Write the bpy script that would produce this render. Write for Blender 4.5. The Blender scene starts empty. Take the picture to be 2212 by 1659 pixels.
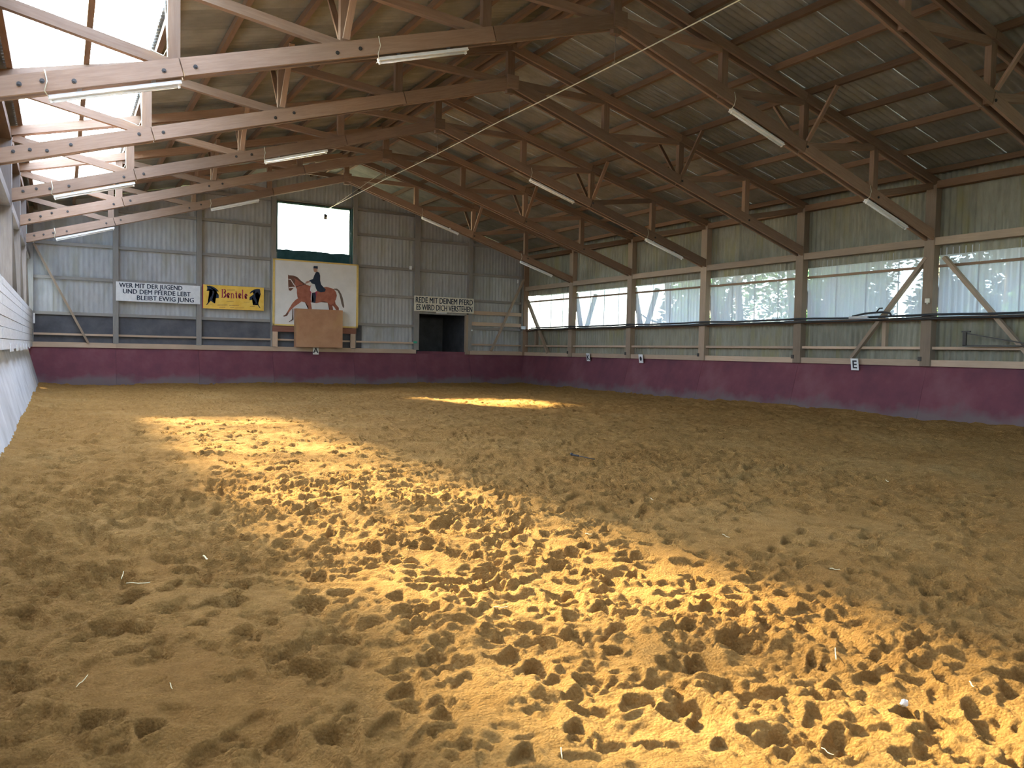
import bpy, bmesh, math, random
import numpy as np
from mathutils import Matrix, Vector

random.seed(7)
RNG = np.random.RandomState(11)
scene = bpy.context.scene
COL = scene.collection

# ------------------------------------------------------------------ camera, light, exposure
W, LEN, BAY = 22.235, 40.0, 4.4467            # hall width, length, post spacing (metres)
CX = W / 2
cam_d = bpy.data.cameras.new('camera')
cam = bpy.data.objects.new('camera', cam_d); COL.objects.link(cam)
yaw, pitch, roll = 0.5203, -0.0402, 0.0203
F = Vector((math.sin(yaw) * math.cos(pitch), math.cos(yaw) * math.cos(pitch), math.sin(pitch)))
R0 = Vector((math.cos(yaw), -math.sin(yaw), 0)); U0 = R0.cross(F)
RT = R0 * math.cos(roll) + U0 * math.sin(roll)
UP = U0 * math.cos(roll) - R0 * math.sin(roll)
cm = Matrix((RT, UP, -F)).transposed().to_4x4()
cm.translation = (1.1283, 4.3522, 1.655)
cam.matrix_world = cm
cam_d.sensor_width = 36; cam_d.sensor_fit = 'HORIZONTAL'
cam_d.lens = 1700.86 / 2212 * 36
cam_d.clip_start = 0.05; cam_d.clip_end = 500
scene.camera = cam

world = bpy.data.worlds.new('sky'); scene.world = world; world.use_nodes = True
wn = world.node_tree.nodes; wl = world.node_tree.links
bgn = wn['Background']
sky = wn.new('ShaderNodeTexSky'); sky.sky_type = 'NISHITA'; sky.sun_disc = False
sky.sun_elevation = math.radians(29); sky.sun_rotation = math.radians(-12)
sky.air_density = 1.0; sky.dust_density = 1.0; sky.ozone_density = 1.0
wl.new(sky.outputs[0], bgn.inputs[0]); bgn.inputs[1].default_value = 1.0

sun_d = bpy.data.lights.new('sun', 'SUN'); sun_d.energy = 14.5; sun_d.color = (1.0, 0.80, 0.44)
sun_d.angle = math.radians(4.2)
sun = bpy.data.objects.new('sun', sun_d); COL.objects.link(sun)
SUN = Vector((0.365, -1.75, -1.0)).normalized()
sun.rotation_euler = SUN.to_track_quat('-Z', 'Y').to_euler()
sun.location = (2, 60, 30)

def portal(name, loc, x_axis, normal, sx, sy):
    """sampling portal in a window opening: guides sky light, gives none itself"""
    d = bpy.data.lights.new(name, 'AREA'); d.shape = 'RECTANGLE'; d.size = sx; d.size_y = sy
    o = bpy.data.objects.new(name, d); COL.objects.link(o)
    n = Vector(normal).normalized(); x = Vector(x_axis).normalized(); y = (-n).cross(x)
    m = Matrix((x, y, -n)).transposed().to_4x4(); m.translation = loc
    o.matrix_world = m; d.cycles.is_portal = True
SL = 0.255                                     # roof slope
def roof_z(X, e=6.88): return e + SL * min(X, W - X)
portal('skylight_portal', (1.47, 22, roof_z(1.47) + .12), (1, 0, SL), (SL, 0, -1), 2.6, 29)
portal('window_portal_right', (W + .3, 20, 3.75), (0, 1, 0), (-1, 0, 0), 40, 1.75)
portal('window_portal_left', (-.3, 20, 3.75), (0, 1, 0), (1, 0, 0), 40, 1.75)
portal('window_portal_front', (CX, -.3, 4.6), (1, 0, 0), (0, 1, 0), 17.5, 2.6)  # serves the added fill-light band behind the camera
portal('window_portal_far', (CX, LEN + .3, 7.05), (1, 0, 0), (0, -1, 0), 3.3, 2.1)

scene.view_settings.view_transform = 'Standard'; scene.view_settings.look = 'None'
scene.view_settings.gamma = 1.0; scene.view_settings.use_curve_mapping = False
scene.view_settings.exposure = 2.65
cy = scene.cycles
cy.use_denoising = True; cy.max_bounces = 8; cy.diffuse_bounces = 5; cy.transparent_max_bounces = 16
cy.sample_clamp_indirect = 8.0

# ------------------------------------------------------------------ materials
MATS = {}
def mat(name, rough=.85):
    m = bpy.data.materials.new(name); m.use_nodes = True
    nt = m.node_tree; b = nt.nodes['Principled BSDF']; b.inputs['Roughness'].default_value = rough
    b.inputs['Specular IOR Level'].default_value = .25
    MATS[name] = m
    return m, nt, b
def N(nt, t, **k):
    n = nt.nodes.new(t)
    for a, v in k.items():
        if a in n.inputs.keys(): n.inputs[a].default_value = v
        else: setattr(n, a, v)
    return n
def ramp(nt, fac, stops):
    r = nt.nodes.new('ShaderNodeValToRGB'); e = r.color_ramp.elements
    while len(e) < len(stops): e.new(.5)
    for i, (p, c) in enumerate(stops): e[i].position = p; e[i].color = (*c, 1)
    nt.links.new(fac, r.inputs[0]); return r.outputs[0]
def coords(nt, scale=(1, 1, 1), kind='Object'):
    tc = nt.nodes.new('ShaderNodeTexCoord'); mp = nt.nodes.new('ShaderNodeMapping')
    mp.inputs['Scale'].default_value = scale
    oi = nt.nodes.new('ShaderNodeObjectInfo')
    ad = nt.nodes.new('ShaderNodeVectorMath'); ad.operation = 'MULTIPLY_ADD'
    ad.inputs[1].default_value = (37, 21, 13)
    nt.links.new(oi.outputs['Random'], ad.inputs[0]); nt.links.new(mp.outputs[0], ad.inputs[2])
    nt.links.new(tc.outputs[kind], mp.inputs[0])
    return ad.outputs[0], oi.outputs['Random']
def mixc(nt, fac, a, b, mode='MIX'):
    m = nt.nodes.new('ShaderNodeMix'); m.data_type = 'RGBA'; m.blend_type = mode
    for i, v in ((0, fac), (6, a), (7, b)):
        if isinstance(v, (int, float)): m.inputs[i].default_value = v
        elif isinstance(v, tuple): m.inputs[i].default_value = (*v, 1)
        else: nt.links.new(v, m.inputs[i])
    return m.outputs[2]
def bump(nt, b, h, strength, dist=.01):
    bp = nt.nodes.new('ShaderNodeBump'); bp.inputs['Strength'].default_value = strength
    bp.inputs['Distance'].default_value = dist
    nt.links.new(h, bp.inputs['Height']); nt.links.new(bp.outputs[0], b.inputs['Normal'])

def wood_mat(name, dark, light, vary=.35):
    m, nt, b = mat(name)
    v, rnd = coords(nt, (1.2, 14, 14))
    n = N(nt, 'ShaderNodeTexNoise', Scale=2.0, Detail=6.0, Roughness=.65); nt.links.new(v, n.inputs['Vector'])
    v2, _ = coords(nt, (.8, 1.5, 1.5))
    n2 = N(nt, 'ShaderNodeTexNoise', Scale=1.3, Detail=3.0); nt.links.new(v2, n2.inputs['Vector'])
    c = ramp(nt, n.outputs[0], [(.3, dark), (.7, light)])
    c = mixc(nt, n2.outputs[0], c, tuple(x * .6 for x in light), 'MIX')
    val = nt.nodes.new('ShaderNodeMapRange'); val.inputs[3].default_value = 1 - vary; val.inputs[4].default_value = 1 + vary * .5
    nt.links.new(rnd, val.inputs[0])
    hs = nt.nodes.new('ShaderNodeHueSaturation'); nt.links.new(c, hs.inputs['Color']); nt.links.new(val.outputs[0], hs.inputs['Value'])
    nt.links.new(hs.outputs[0], b.inputs['Base Color'])
    bump(nt, b, n.outputs[0], .35, .004)
    return m
def mottled(name, a, bb, scale=3.0, rough=.9, stain=None, streak=(1, 1, 1), bumpy=.2, vary=.15):
    m, nt, b = mat(name, rough)
    v, rnd = coords(nt, streak)
    n = N(nt, 'ShaderNodeTexNoise', Scale=scale, Detail=7.0, Roughness=.62); nt.links.new(v, n.inputs['Vector'])
    c = ramp(nt, n.outputs[0], [(.32, a), (.68, bb)])
    if stain:
        v3, _ = coords(nt, tuple(s * .35 for s in streak))
        n3 = N(nt, 'ShaderNodeTexNoise', Scale=scale, Detail=4.0); nt.links.new(v3, n3.inputs['Vector'])
        f = ramp(nt, n3.outputs[0], [(.52, (0, 0, 0)), (.68, (.7, .7, .7))])
        c = mixc(nt, f, c, stain)
    val = nt.nodes.new('ShaderNodeMapRange'); val.inputs[3].default_value = 1 - vary; val.inputs[4].default_value = 1 + vary
    nt.links.new(rnd, val.inputs[0])
    hs = nt.nodes.new('ShaderNodeHueSaturation'); nt.links.new(c, hs.inputs['Color']); nt.links.new(val.outputs[0], hs.inputs['Value'])
    nt.links.new(hs.outputs[0], b.inputs['Base Color'])
    if bumpy: bump(nt, b, n.outputs[0], bumpy, .006)
    return m
def plain(name, c, rough=.6, metal=0.0):
    m, nt, b = mat(name, rough)
    v, rnd = coords(nt)
    n = N(nt, 'ShaderNodeTexNoise', Scale=9.0, Detail=4.0); nt.links.new(v, n.inputs['Vector'])
    nt.links.new(mixc(nt, n.outputs[0], tuple(x * .8 for x in c), tuple(min(1, x * 1.15) for x in c)), b.inputs['Base Color'])
    b.inputs['Metallic'].default_value = metal
    return m
def clear_sheet(name, transp, transl, tint=(1, 1, 1), streaks=True):
    """translucent plastic sheet: part clear, part diffusing, streaked with dirt"""
    m = bpy.data.materials.new(name); m.use_nodes = True; nt = m.node_tree; nt.nodes.clear(); MATS[name] = m
    out = nt.nodes.new('ShaderNodeOutputMaterial')
    tr = nt.nodes.new('ShaderNodeBsdfTransparent'); tl = nt.nodes.new('ShaderNodeBsdfTranslucent')
    df = nt.nodes.new('ShaderNodeBsdfDiffuse'); df.inputs[0].default_value = (.5, .52, .55, 1)
    tl.inputs[0].default_value = (*[.9 * t for t in tint], 1); tr.inputs[0].default_value = (*tint, 1)
    a = nt.nodes.new('ShaderNodeMixShader'); b = nt.nodes.new('ShaderNodeMixShader')
    b.inputs[0].default_value = transl / max(1e-4, 1 - transp)
    nt.links.new(df.outputs[0], b.inputs[1]); nt.links.new(tl.outputs[0], b.inputs[2])
    if streaks:
        v, _ = coords(nt, (22, 22, .5))
        n = N(nt, 'ShaderNodeTexNoise', Scale=1.0, Detail=5.0, Roughness=.7); nt.links.new(v, n.inputs['Vector'])
        mr = nt.nodes.new('ShaderNodeMapRange'); mr.inputs[1].default_value = .35; mr.inputs[2].default_value = .65
        mr.inputs[3].default_value = transp * .55; mr.inputs[4].default_value = min(1, transp * 1.35)
        nt.links.new(n.outputs[0], mr.inputs[0]); nt.links.new(mr.outputs[0], a.inputs[0])
    else: a.inputs[0].default_value = transp
    nt.links.new(b.outputs[0], a.inputs[1]); nt.links.new(tr.outputs[0], a.inputs[2])
    nt.links.new(a.outputs[0], out.inputs[0])
    return m

TRUSS = wood_mat('truss_wood', (.245, .142, .088), (.37, .245, .163))
OLDPOST = wood_mat('old_post_wood', (.15, .12, .10), (.24, .20, .17))
POST = wood_mat('post_wood', (.33, .24, .165), (.45, .34, .245))
SILL = wood_mat('sill_wood', (.52, .36, .245), (.66, .49, .35), .2)
PURLIN = wood_mat('purlin_wood', (.17, .10, .058), (.27, .165, .10))
PLY = mottled('plywood', (.42, .21, .11), (.52, .29, .16), 2.0, stain=(.50, .30, .13))
RED = wood_mat('red_brown_rail', (.24, .10, .07), (.34, .16, .11), .1)
ROOF = mottled('fibre_cement_roof', (.205, .193, .16), (.275, .26, .215), 2.2, stain=(.185, .168, .12), vary=.18)
WALLS = mottled('fibre_cement_wall', (.20, .19, .145), (.28, .27, .21), 2.0, stain=(.24, .22, .11), streak=(3, 3, .8), vary=.14)
FARWOOD = wood_mat('greyed_wood', (.26, .24, .215), (.37, .345, .315), .15)
FARW = mottled('grey_sheet_wall', (.33, .33, .325), (.42, .42, .415), 2.0, stain=(.31, .30, .24), streak=(3, 3, .8), vary=.08)
MAROON = None
PLANKS = mottled('pale_planks', (.62, .63, .63), (.75, .76, .76), 3.0, streak=(1, .6, 5), vary=.07)
GREYKICK = mottled('grey_ply', (.50, .50, .49), (.63, .63, .62), 1.6, stain=(.34, .33, .32), vary=.07)
DARK = mottled('dark_panel', (.075, .075, .085), (.12, .12, .13), 2.0, bumpy=.05)
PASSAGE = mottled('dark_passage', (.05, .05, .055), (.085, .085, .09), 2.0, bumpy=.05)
BLACK = plain('black_rubber', (.035, .037, .04), .5)
STEEL = plain('steel', (.30, .29, .28), .45, .8)
DKMETAL = plain('dark_metal', (.06, .055, .05), .5, .5)
CABLE = plain('cable_rope', (.62, .60, .45), .7)
WHITE = plain('white_enamel', (.80, .80, .78), .35)
TUBE = plain('tube_glass', (.86, .87, .86), .2)
SIGNW = plain('sign_white', (.66, .66, .65), .7)
SIGNC = mottled('sign_cream', (.60, .57, .46), (.70, .66, .56), 6, bumpy=0)
INK = plain('black_paint', (.035, .033, .04), .7)
INKB = plain('navy_paint', (.022, .032, .055), .7)
PURPLE_INK = plain('violet_black_paint', (.06, .035, .05), .7)
YELLOW = mottled('yellow_board', (.72, .44, .07), (.80, .54, .12), 4, bumpy=0, vary=.02)
REDINK = plain('crimson_paint', (.38, .04, .09), .7)
FADED = plain('faded_paint', (.42, .24, .08), .8)
FRAMEY = plain('yellow_frame', (.70, .50, .16), .6)
BOARDW = mottled('cream_board', (.66, .64, .60), (.74, .72, .68), 2, bumpy=0, vary=.02)
HORSE = mottled('bay_coat_paint', (.26, .09, .055), (.36, .135, .085), 5, bumpy=0)
HORSED = mottled('dark_bay_paint', (.13, .065, .045), (.19, .09, .06), 5, bumpy=0)
BREECH = plain('white_paint', (.70, .68, .64), .7)
SKINP = plain('skin_paint', (.42, .24, .17), .7)
TAILP = plain('tail_paint', (.16, .12, .09), .8)
TEAL = mottled('teal_tarp', (.015, .05, .06), (.03, .085, .10), 3, bumpy=.1)
FRAMEG = plain('green_frame', (.05, .12, .11), .5)
STRAW = plain('straw', (.72, .62, .36), .7)
LEAF = mottled('leaves', (.03, .08, .02), (.10, .20, .05), 3, bumpy=0, vary=.5)
PINE = mottled('needles', (.015, .04, .02), (.05, .09, .04), 3, bumpy=0, vary=.4)
BARK = mottled('bark', (.08, .06, .05), (.16, .13, .10), 5, streak=(4, 4, 1))
GRASS = mottled('grass', (.06, .09, .03), (.14, .16, .06), .8)
CONC = mottled('outside_timber', (.16, .15, .15), (.24, .23, .23), 2)
PANE_R = clear_sheet('clear_corrugated', .062, .075, (.84, .92, 1))
PANE_L = clear_sheet('milky_corrugated', .0, .22, (.95, .97, 1), False)
SKYL = clear_sheet('skylight_plastic', .62, .24, (.90, .95, 1))
FILLP = clear_sheet('front_fill_sheet', .22, .06, (.93, .96, 1), False)  # unseen sheets, added to let fill light in through the front wall
GLASS = clear_sheet('window_glass', .86, .08, (.95, .98, 1), False)

def maroon_mat():
    m, nt, b = mat('maroon_paint', .8)
    tc = nt.nodes.new('ShaderNodeTexCoord')
    n = N(nt, 'ShaderNodeTexNoise', Scale=.9, Detail=6.0, Roughness=.6); nt.links.new(tc.outputs['Object'], n.inputs['Vector'])
    c = ramp(nt, n.outputs[0], [(.3, (.115, .042, .056)), (.5, (.165, .052, .066)), (.7, (.20, .08, .09))])
    # sand dust that riders throw against the foot of the boards
    sp = nt.nodes.new('ShaderNodeSeparateXYZ'); nt.links.new(tc.outputs['Object'], sp.inputs[0])
    n2 = N(nt, 'ShaderNodeTexNoise', Scale=1.6, Detail=5.0); nt.links.new(tc.outputs['Object'], n2.inputs['Vector'])
    ma = nt.nodes.new('ShaderNodeMath'); ma.operation = 'MULTIPLY_ADD'; ma.inputs[1].default_value = .9; nt.links.new(n2.outputs[0], ma.inputs[0])
    ng = nt.nodes.new('ShaderNodeMath'); ng.operation = 'MULTIPLY'; ng.inputs[1].default_value = -1.0
    nt.links.new(sp.outputs['Z'], ng.inputs[0]); nt.links.new(ng.outputs[0], ma.inputs[2])
    f = ramp(nt, ma.outputs[0], [(.02, (0, 0, 0)), (.30, (.75, .75, .75))])
    c = mixc(nt, f, c, (.15, .128, .118))
    nt.links.new(c, b.inputs['Base Color'])
    return m
MAROON = maroon_mat()

def sand_mat():
    m, nt, b = mat('sand', 1.0)
    b.inputs['Specular IOR Level'].default_value = .05
    tc = nt.nodes.new('ShaderNodeTexCoord'); V = tc.outputs['Object']
    def noise(s, d=5.0, r=.6):
        n = N(nt, 'ShaderNodeTexNoise', Scale=s, Detail=d, Roughness=r); nt.links.new(V, n.inputs['Vector']); return n.outputs[0]
    c = ramp(nt, noise(.45, 4), [(.30, (.44, .24, .075)), (.55, (.51, .292, .096)), (.75, (.55, .335, .122))])
    c = mixc(nt, ramp(nt, noise(6.5, 6, .7), [(.35, (.72, .70, .68)), (.62, (1.08, 1.08, 1.06))]), c, c, 'MIX')
    g = ramp(nt, noise(7.0, 6, .7), [(.30, (.74, .71, .66)), (.65, (1.06, 1.06, 1.05))])
    c = mixc(nt, 1.0, c, g, 'MULTIPLY')
    g2 = ramp(nt, noise(90.0, 4, .7), [(.30, (.70, .68, .66)), (.7, (1.12, 1.12, 1.12))])
    c = mixc(nt, .8, c, g2, 'MULTIPLY')
    nt.links.new(c, b.inputs['Base Color'])
    h1 = noise(48.0, 7, .8); h2 = noise(170.0, 4, .75)
    ad = nt.nodes.new('ShaderNodeMath'); ad.operation = 'MULTIPLY_ADD'; ad.inputs[1].default_value = .45
    nt.links.new(h2, ad.inputs[0]); nt.links.new(h1, ad.inputs[2])
    vo = nt.nodes.new('ShaderNodeTexVoronoi'); vo.inputs['Scale'].default_value = 62.0; nt.links.new(V, vo.inputs['Vector'])
    a2 = nt.nodes.new('ShaderNodeMath'); a2.operation = 'MULTIPLY_ADD'; a2.inputs[1].default_value = -.8
    nt.links.new(vo.outputs['Distance'], a2.inputs[0]); nt.links.new(ad.outputs[0], a2.inputs[2])
    bump(nt, b, a2.outputs[0], 1.0, .03)
    return m
SAND = sand_mat()

# ------------------------------------------------------------------ builders
MW = {}                                        # world matrices, so children can be hung without a depsgraph update
def link(name, data, world_m, parent=None):
    o = bpy.data.objects.new(name, data); COL.objects.link(o)
    if parent is not None:
        o.parent = parent; o.matrix_parent_inverse = MW[parent.name].inverted()
    o.matrix_basis = world_m; MW[o.name] = world_m.copy()
    return o
def tag(o, label, cat, group=None):
    o['label'] = label; o['category'] = cat
    if group: o['group'] = group
    return o
def struct(o, label=None):
    o['kind'] = 'structure'
    if label: o['label'] = label
    return o
def empty(name, loc=(0, 0, 0)):
    return link(name, None, Matrix.Translation(Vector(loc)))
def mesh_of(name, verts, faces, m, smooth=False):
    me = bpy.data.meshes.new(name); me.from_pydata([tuple(v) for v in verts], [], faces); me.update()
    me.materials.append(m)
    if smooth: me.polygons.foreach_set('use_smooth', [True] * len(me.polygons))
    return me
BOXF = [(0, 1, 3, 2), (4, 6, 7, 5), (0, 4, 5, 1), (2, 3, 7, 6), (0, 2, 6, 4), (1, 5, 7, 3)]
BOXC = {}
def box_mesh(L, w, h, m):
    k = (round(L, 3), round(w, 3), round(h, 3), m.name)
    if k not in BOXC:
        vs = [(x * L / 2, y * w / 2, z * h / 2) for x in (-1, 1) for y in (-1, 1) for z in (-1, 1)]
        BOXC[k] = mesh_of('box', vs, BOXF, m)
    return BOXC[k]
def beam(name, p0, p1, w, h, m, parent=None, up=(0, 0, 1)):
    """squared timber from p0 to p1; local x runs along the grain, h along `up`"""
    p0, p1 = Vector(p0), Vector(p1); x = (p1 - p0); L = x.length; x.normalize()
    upv = Vector(up); y = upv.cross(x)
    if y.length < 1e-4: y = Vector((0, 1, 0)).cross(x)
    y.normalize(); z = x.cross(y)
    mw = Matrix((x, y, z)).transposed().to_4x4(); mw.translation = (p0 + p1) / 2
    return link(name, box_mesh(L, w, h, m), mw, parent)
def bx(name, lo, hi, m, parent=None):
    lo, hi = Vector(lo), Vector(hi); d = hi - lo
    # grain along the longest side
    ax = max(range(3), key=lambda i: d[i]); c = (lo + hi) / 2
    if ax == 0: return beam(name, (lo.x, c.y, c.z), (hi.x, c.y, c.z), d.y, d.z, m, parent)
    if ax == 1: return beam(name, (c.x, lo.y, c.z), (c.x, hi.y, c.z), d.x, d.z, m, parent)
    return beam(name, (c.x, c.y, lo.z), (c.x, c.y, hi.z), d.x, d.y, m, parent, up=(0, 1, 0))
def tube_mesh(pts, r, m, sides=8, radii=None):
    vs, fs = [], []; pts = [Vector(p) for p in pts]; n = len(pts)
    for i, p in enumerate(pts):
        t = (pts[min(i + 1, n - 1)] - pts[max(i - 1, 0)]).normalized()
        a = t.orthogonal().normalized() if abs(t.z) > .95 else Vector((0, 0, 1)).cross(t).normalized()
        b = t.cross(a); rr = radii[i] if radii else r
        for k in range(sides):
            an = 2 * math.pi * k / sides
            vs.append(p + a * math.cos(an) * rr + b * math.sin(an) * rr)
    for i in range(n - 1):
        for k in range(sides):
            k2 = (k + 1) % sides
            fs.append((i * sides + k, i * sides + k2, (i + 1) * sides + k2, (i + 1) * sides + k))
    fs.append(tuple(range(sides - 1, -1, -1))); fs.append(tuple(range((n - 1) * sides, n * sides)))
    return mesh_of('tube', vs, fs, m, True)
def tube(name, pts, r, m, parent=None, sides=8, radii=None):
    o = Vector(pts[0])
    me = tube_mesh([Vector(p) - o for p in pts], r, m, sides, radii)
    return link(name, me, Matrix.Translation(o), parent)
def vsheet(name, origin, along, wid, z0, z1, m, parent, amp=.022, period=.177, ztop=None, segs=4, phase=0):
    """upright corrugated sheet: starts at origin(x,y), runs `wid` along the unit vector `along`"""
    al = Vector((along[0], along[1], 0)); nrm = Vector((al.y, -al.x, 0))
    n = max(4, int(round(wid / period * segs)))
    vs, fs = [], []
    for i in range(n + 1):
        s = wid * i / n; off = amp * math.cos(2 * math.pi * s / period + phase)
        p = al * s + nrm * off
        top = ztop(origin[0] + al.x * s, origin[1] + al.y * s) if ztop else z1
        vs += [(p.x, p.y, 0), (p.x, p.y, max(.001, top - z0))]
    for i in range(n): fs.append((2 * i, 2 * i + 2, 2 * i + 3, 2 * i + 1))
    me = mesh_of('sheet', vs, fs, m, True)
    return link(name, me, Matrix.Translation((origin[0], origin[1], z0)), parent)
def poly_plate(name, pts, y_front, thick, m, parent, origin):
    """flat shape in the x-z plane, extruded backwards (+y)"""
    bm = bmesh.new(); ox, oz = origin
    vs = [bm.verts.new((x - ox, 0, z - oz)) for x, z in pts]
    try: f = bm.faces.new(vs)
    except ValueError: bm.free(); return None
    bmesh.ops.triangulate(bm, faces=[f])
    r = bmesh.ops.extrude_face_region(bm, geom=bm.faces[:])
    for v in [g for g in r['geom'] if isinstance(g, bmesh.types.BMVert)]: v.co.y += thick
    bmesh.ops.recalc_face_normals(bm, faces=bm.faces[:])
    me = bpy.data.meshes.new(name); bm.to_mesh(me); bm.free(); me.materials.append(m)
    return link(name, me, Matrix.Translation((ox, y_front, oz)), parent)
def text_obj(name, body, x, y, z, size, m, parent, width=None, bold=0.0, rot=None, shear=0.0, align='LEFT', thick=0.0):
    cu = bpy.data.curves.new('t', 'FONT'); cu.body = body; cu.size = size; cu.offset = bold; cu.extrude = .003
    cu.resolution_u = 2; cu.shear = shear; cu.align_x = align
    to = bpy.data.objects.new('t', cu); COL.objects.link(to)
    bpy.context.view_layer.update()
    dg = bpy.context.evaluated_depsgraph_get()
    me = bpy.data.meshes.new_from_object(to.evaluated_get(dg))
    bpy.data.objects.remove(to)
    xs = [v.co.x for v in me.vertices]; w0 = max(xs) - min(xs); mn = min(xs)
    sx = (width / w0) if width else 1
    for v in me.vertices: v.co.x = (v.co.x - (mn if align == 'LEFT' else 0)) * sx
    me.materials.clear(); me.materials.append(m)
    if thick:                                    # broad-nibbed lettering: the stroke drawn twice, a little apart
        bm = bmesh.new(); bm.from_mesh(me)
        g = bmesh.ops.duplicate(bm, geom=bm.verts[:] + bm.edges[:] + bm.faces[:])['geom']
        for v in g:
            if isinstance(v, bmesh.types.BMVert): v.co += Vector((thick, thick * .4, .0004))
        bm.to_mesh(me); bm.free()
    base = (rot or Matrix.Rotation(math.pi / 2, 4, 'X'))
    mw = Matrix.Translation((x, y, z)) @ base
    return link(name, me, mw, parent)

# ------------------------------------------------------------------ the sand floor
def lattice_noise(x, y, freq, seed):
    t = np.random.RandomState(seed).rand(256, 256).astype(np.float32)
    X = x * freq + seed * 3.17; Y = y * freq + seed * 1.71
    xi = np.floor(X).astype(np.int64); yi = np.floor(Y).astype(np.int64)
    fx = X - xi; fy = Y - yi
    fx = fx * fx * fx * (fx * (fx * 6 - 15) + 10); fy = fy * fy * fy * (fy * (fy * 6 - 15) + 10)
    a = t[xi & 255, yi & 255]; b = t[(xi + 1) & 255, yi & 255]; c = t[xi & 255, (yi + 1) & 255]; d = t[(xi + 1) & 255, (yi + 1) & 255]
    return ((a + (b - a) * fx) * (1 - fy) + (c + (d - c) * fx) * fy) * 2 - 1
def stepped(start, end, near, lo, rate):
    v = [start]
    while v[-1] < end: v.append(v[-1] + max(lo, rate * abs(v[-1] - near)))
    v[-1] = end; return np.array(v)
ys = np.concatenate([np.arange(0.3, 5.6, .12), stepped(5.6, 39.95, 4.0, .0095, .0030)])
xs = stepped(.02, W - .02, 1.0, .0100, .0024)
GX, GY = np.meshgrid(xs, ys, indexing='ij')
H = .045 * lattice_noise(GX, GY, .35, 1) + .035 * lattice_noise(GX, GY, .9, 2)
calm = np.exp(-(((GX - 7.3) / 2.4) ** 2 + ((GY - 9.6) / 1.0) ** 2)) * .75          # raked-out smooth hollow
rough_amp = 1 - calm
n3 = lattice_noise(GX + .06 * lattice_noise(GX, GY, 5, 21), GY, 2.6, 3)
H += rough_amp * (.026 * n3 + .019 * lattice_noise(GX, GY, 5.6, 4))
far_k = np.clip((GY - 7) / 4, 0, 1)
H += rough_amp * (1 + .7 * far_k) * (.007 * lattice_noise(GX, GY, 11.0, 5) + .004 * lattice_noise(GX, GY, 19, 6))
near = np.clip(1.5 - (GY - 4) / 12, .0, 1) * np.clip(1.4 - GX / 11, .0, 1)
def clods(x, y, cell, seed, fill):
    """rounded crumbs scattered on a jittered lattice"""
    r_ = np.random.RandomState(seed); t = r_.rand(4, 256, 256).astype(np.float32)
    X = x / cell; Y = y / cell; xi = np.floor(X).astype(np.int64); yi = np.floor(Y).astype(np.int64)
    out = np.zeros_like(X)
    for a in (-1, 0, 1):
        for b in (-1, 0, 1):
            ci, cj = (xi + a) & 255, (yi + b) & 255
            dx = X - (xi + a + t[0][ci, cj]); dy = Y - (yi + b + t[1][ci, cj])
            rad = .35 + .5 * t[2][ci, cj]
            h = np.clip(1 - (dx * dx + dy * dy) / (rad * rad), 0, 1) * rad * (t[3][ci, cj] < fill)
            out = np.maximum(out, h)
    return out
patch = np.clip(lattice_noise(GX, GY, 2.2, 9) * 1.2 + .85, .35, 1.3)
sel = near > .02
cl = np.zeros_like(H)
cl[sel] = .024 * clods(GX[sel], GY[sel], .050, 31, .6) + .036 * clods(GX[sel] + .3, GY[sel], .095, 32, .4)
hr = np.random.RandomState(5)
NP = 14500
for k in range(NP):
    if k < 3000: px, py = hr.uniform(.4, 11), hr.uniform(5.2, 15)
    else: px, py = hr.uniform(.4, W - .4), hr.uniform(5.2, 39.6)
    c0 = math.exp(-(((px - 7.3) / 2.4) ** 2 + ((py - 9.6) / 1.0) ** 2))
    if hr.rand() < c0 * .9: continue
    a = hr.uniform(0, math.pi); r1 = hr.uniform(.05, .085); r2 = r1 * hr.uniform(1.0, 1.9)
    dep = hr.uniform(.014, .042) * (1.0 if py < 9 else 1.6) * (1 if hr.rand() < .5 else .5)
    R = r2 * 1.9
    i0, i1 = np.searchsorted(xs, (px - R, px + R)); j0, j1 = np.searchsorted(ys, (py - R, py + R))
    if i1 - i0 < 2 or j1 - j0 < 2: continue
    dx = GX[i0:i1, j0:j1] - px; dy = GY[i0:i1, j0:j1] - py
    ca, sa = math.cos(a), math.sin(a)
    u = (dx * ca + dy * sa) / r2; v = (-dx * sa + dy * ca) / r1
    r = np.sqrt(u * u + v * v) * (1 + .18 * np.sin(3 * np.arctan2(v, u) + a * 5))
    bowl = -dep * np.clip((1.10 - r) / .30, 0, 1)
    bowl *= (1 + .45 * u)
    rim = .26 * dep * np.exp(-((r - 1.22) / .22) ** 2) * (1 + .6 * np.sin(2 * np.arctan2(v, u) + a))
    sub = H[i0:i1, j0:j1]
    sub += bowl + rim
H += rough_amp * near * patch * cl
H = np.where(H > .05, .05 + (H - .05) * .5, H); H = np.where(H < -.075, -.075 + (H + .075) * .4, H)   # crests crumble, deep holes fill
edge = np.minimum(np.minimum(GX, W - GX), 40 - GY)
H += .10 * np.exp(-np.clip(edge - .3, 0, 9) / .45) - .01
def floor_h(px, py):
    i = int(np.clip(np.searchsorted(xs, px), 1, len(xs) - 1)); j = int(np.clip(np.searchsorted(ys, py), 1, len(ys) - 1))
    return float(H[i, j])
nx, ny = GX.shape
co = np.stack([GX, GY, H], -1).reshape(-1, 3).astype(np.float32)
idx = np.arange(nx * ny).reshape(nx, ny)
q = np.stack([idx[:-1, :-1], idx[1:, :-1], idx[1:, 1:], idx[:-1, 1:]], -1).reshape(-1).astype(np.int32)
me = bpy.data.meshes.new('sand'); me.vertices.add(nx * ny); me.vertices.foreach_set('co', co.ravel())
nq = len(q) // 4
me.loops.add(nq * 4); me.loops.foreach_set('vertex_index', q)
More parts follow.
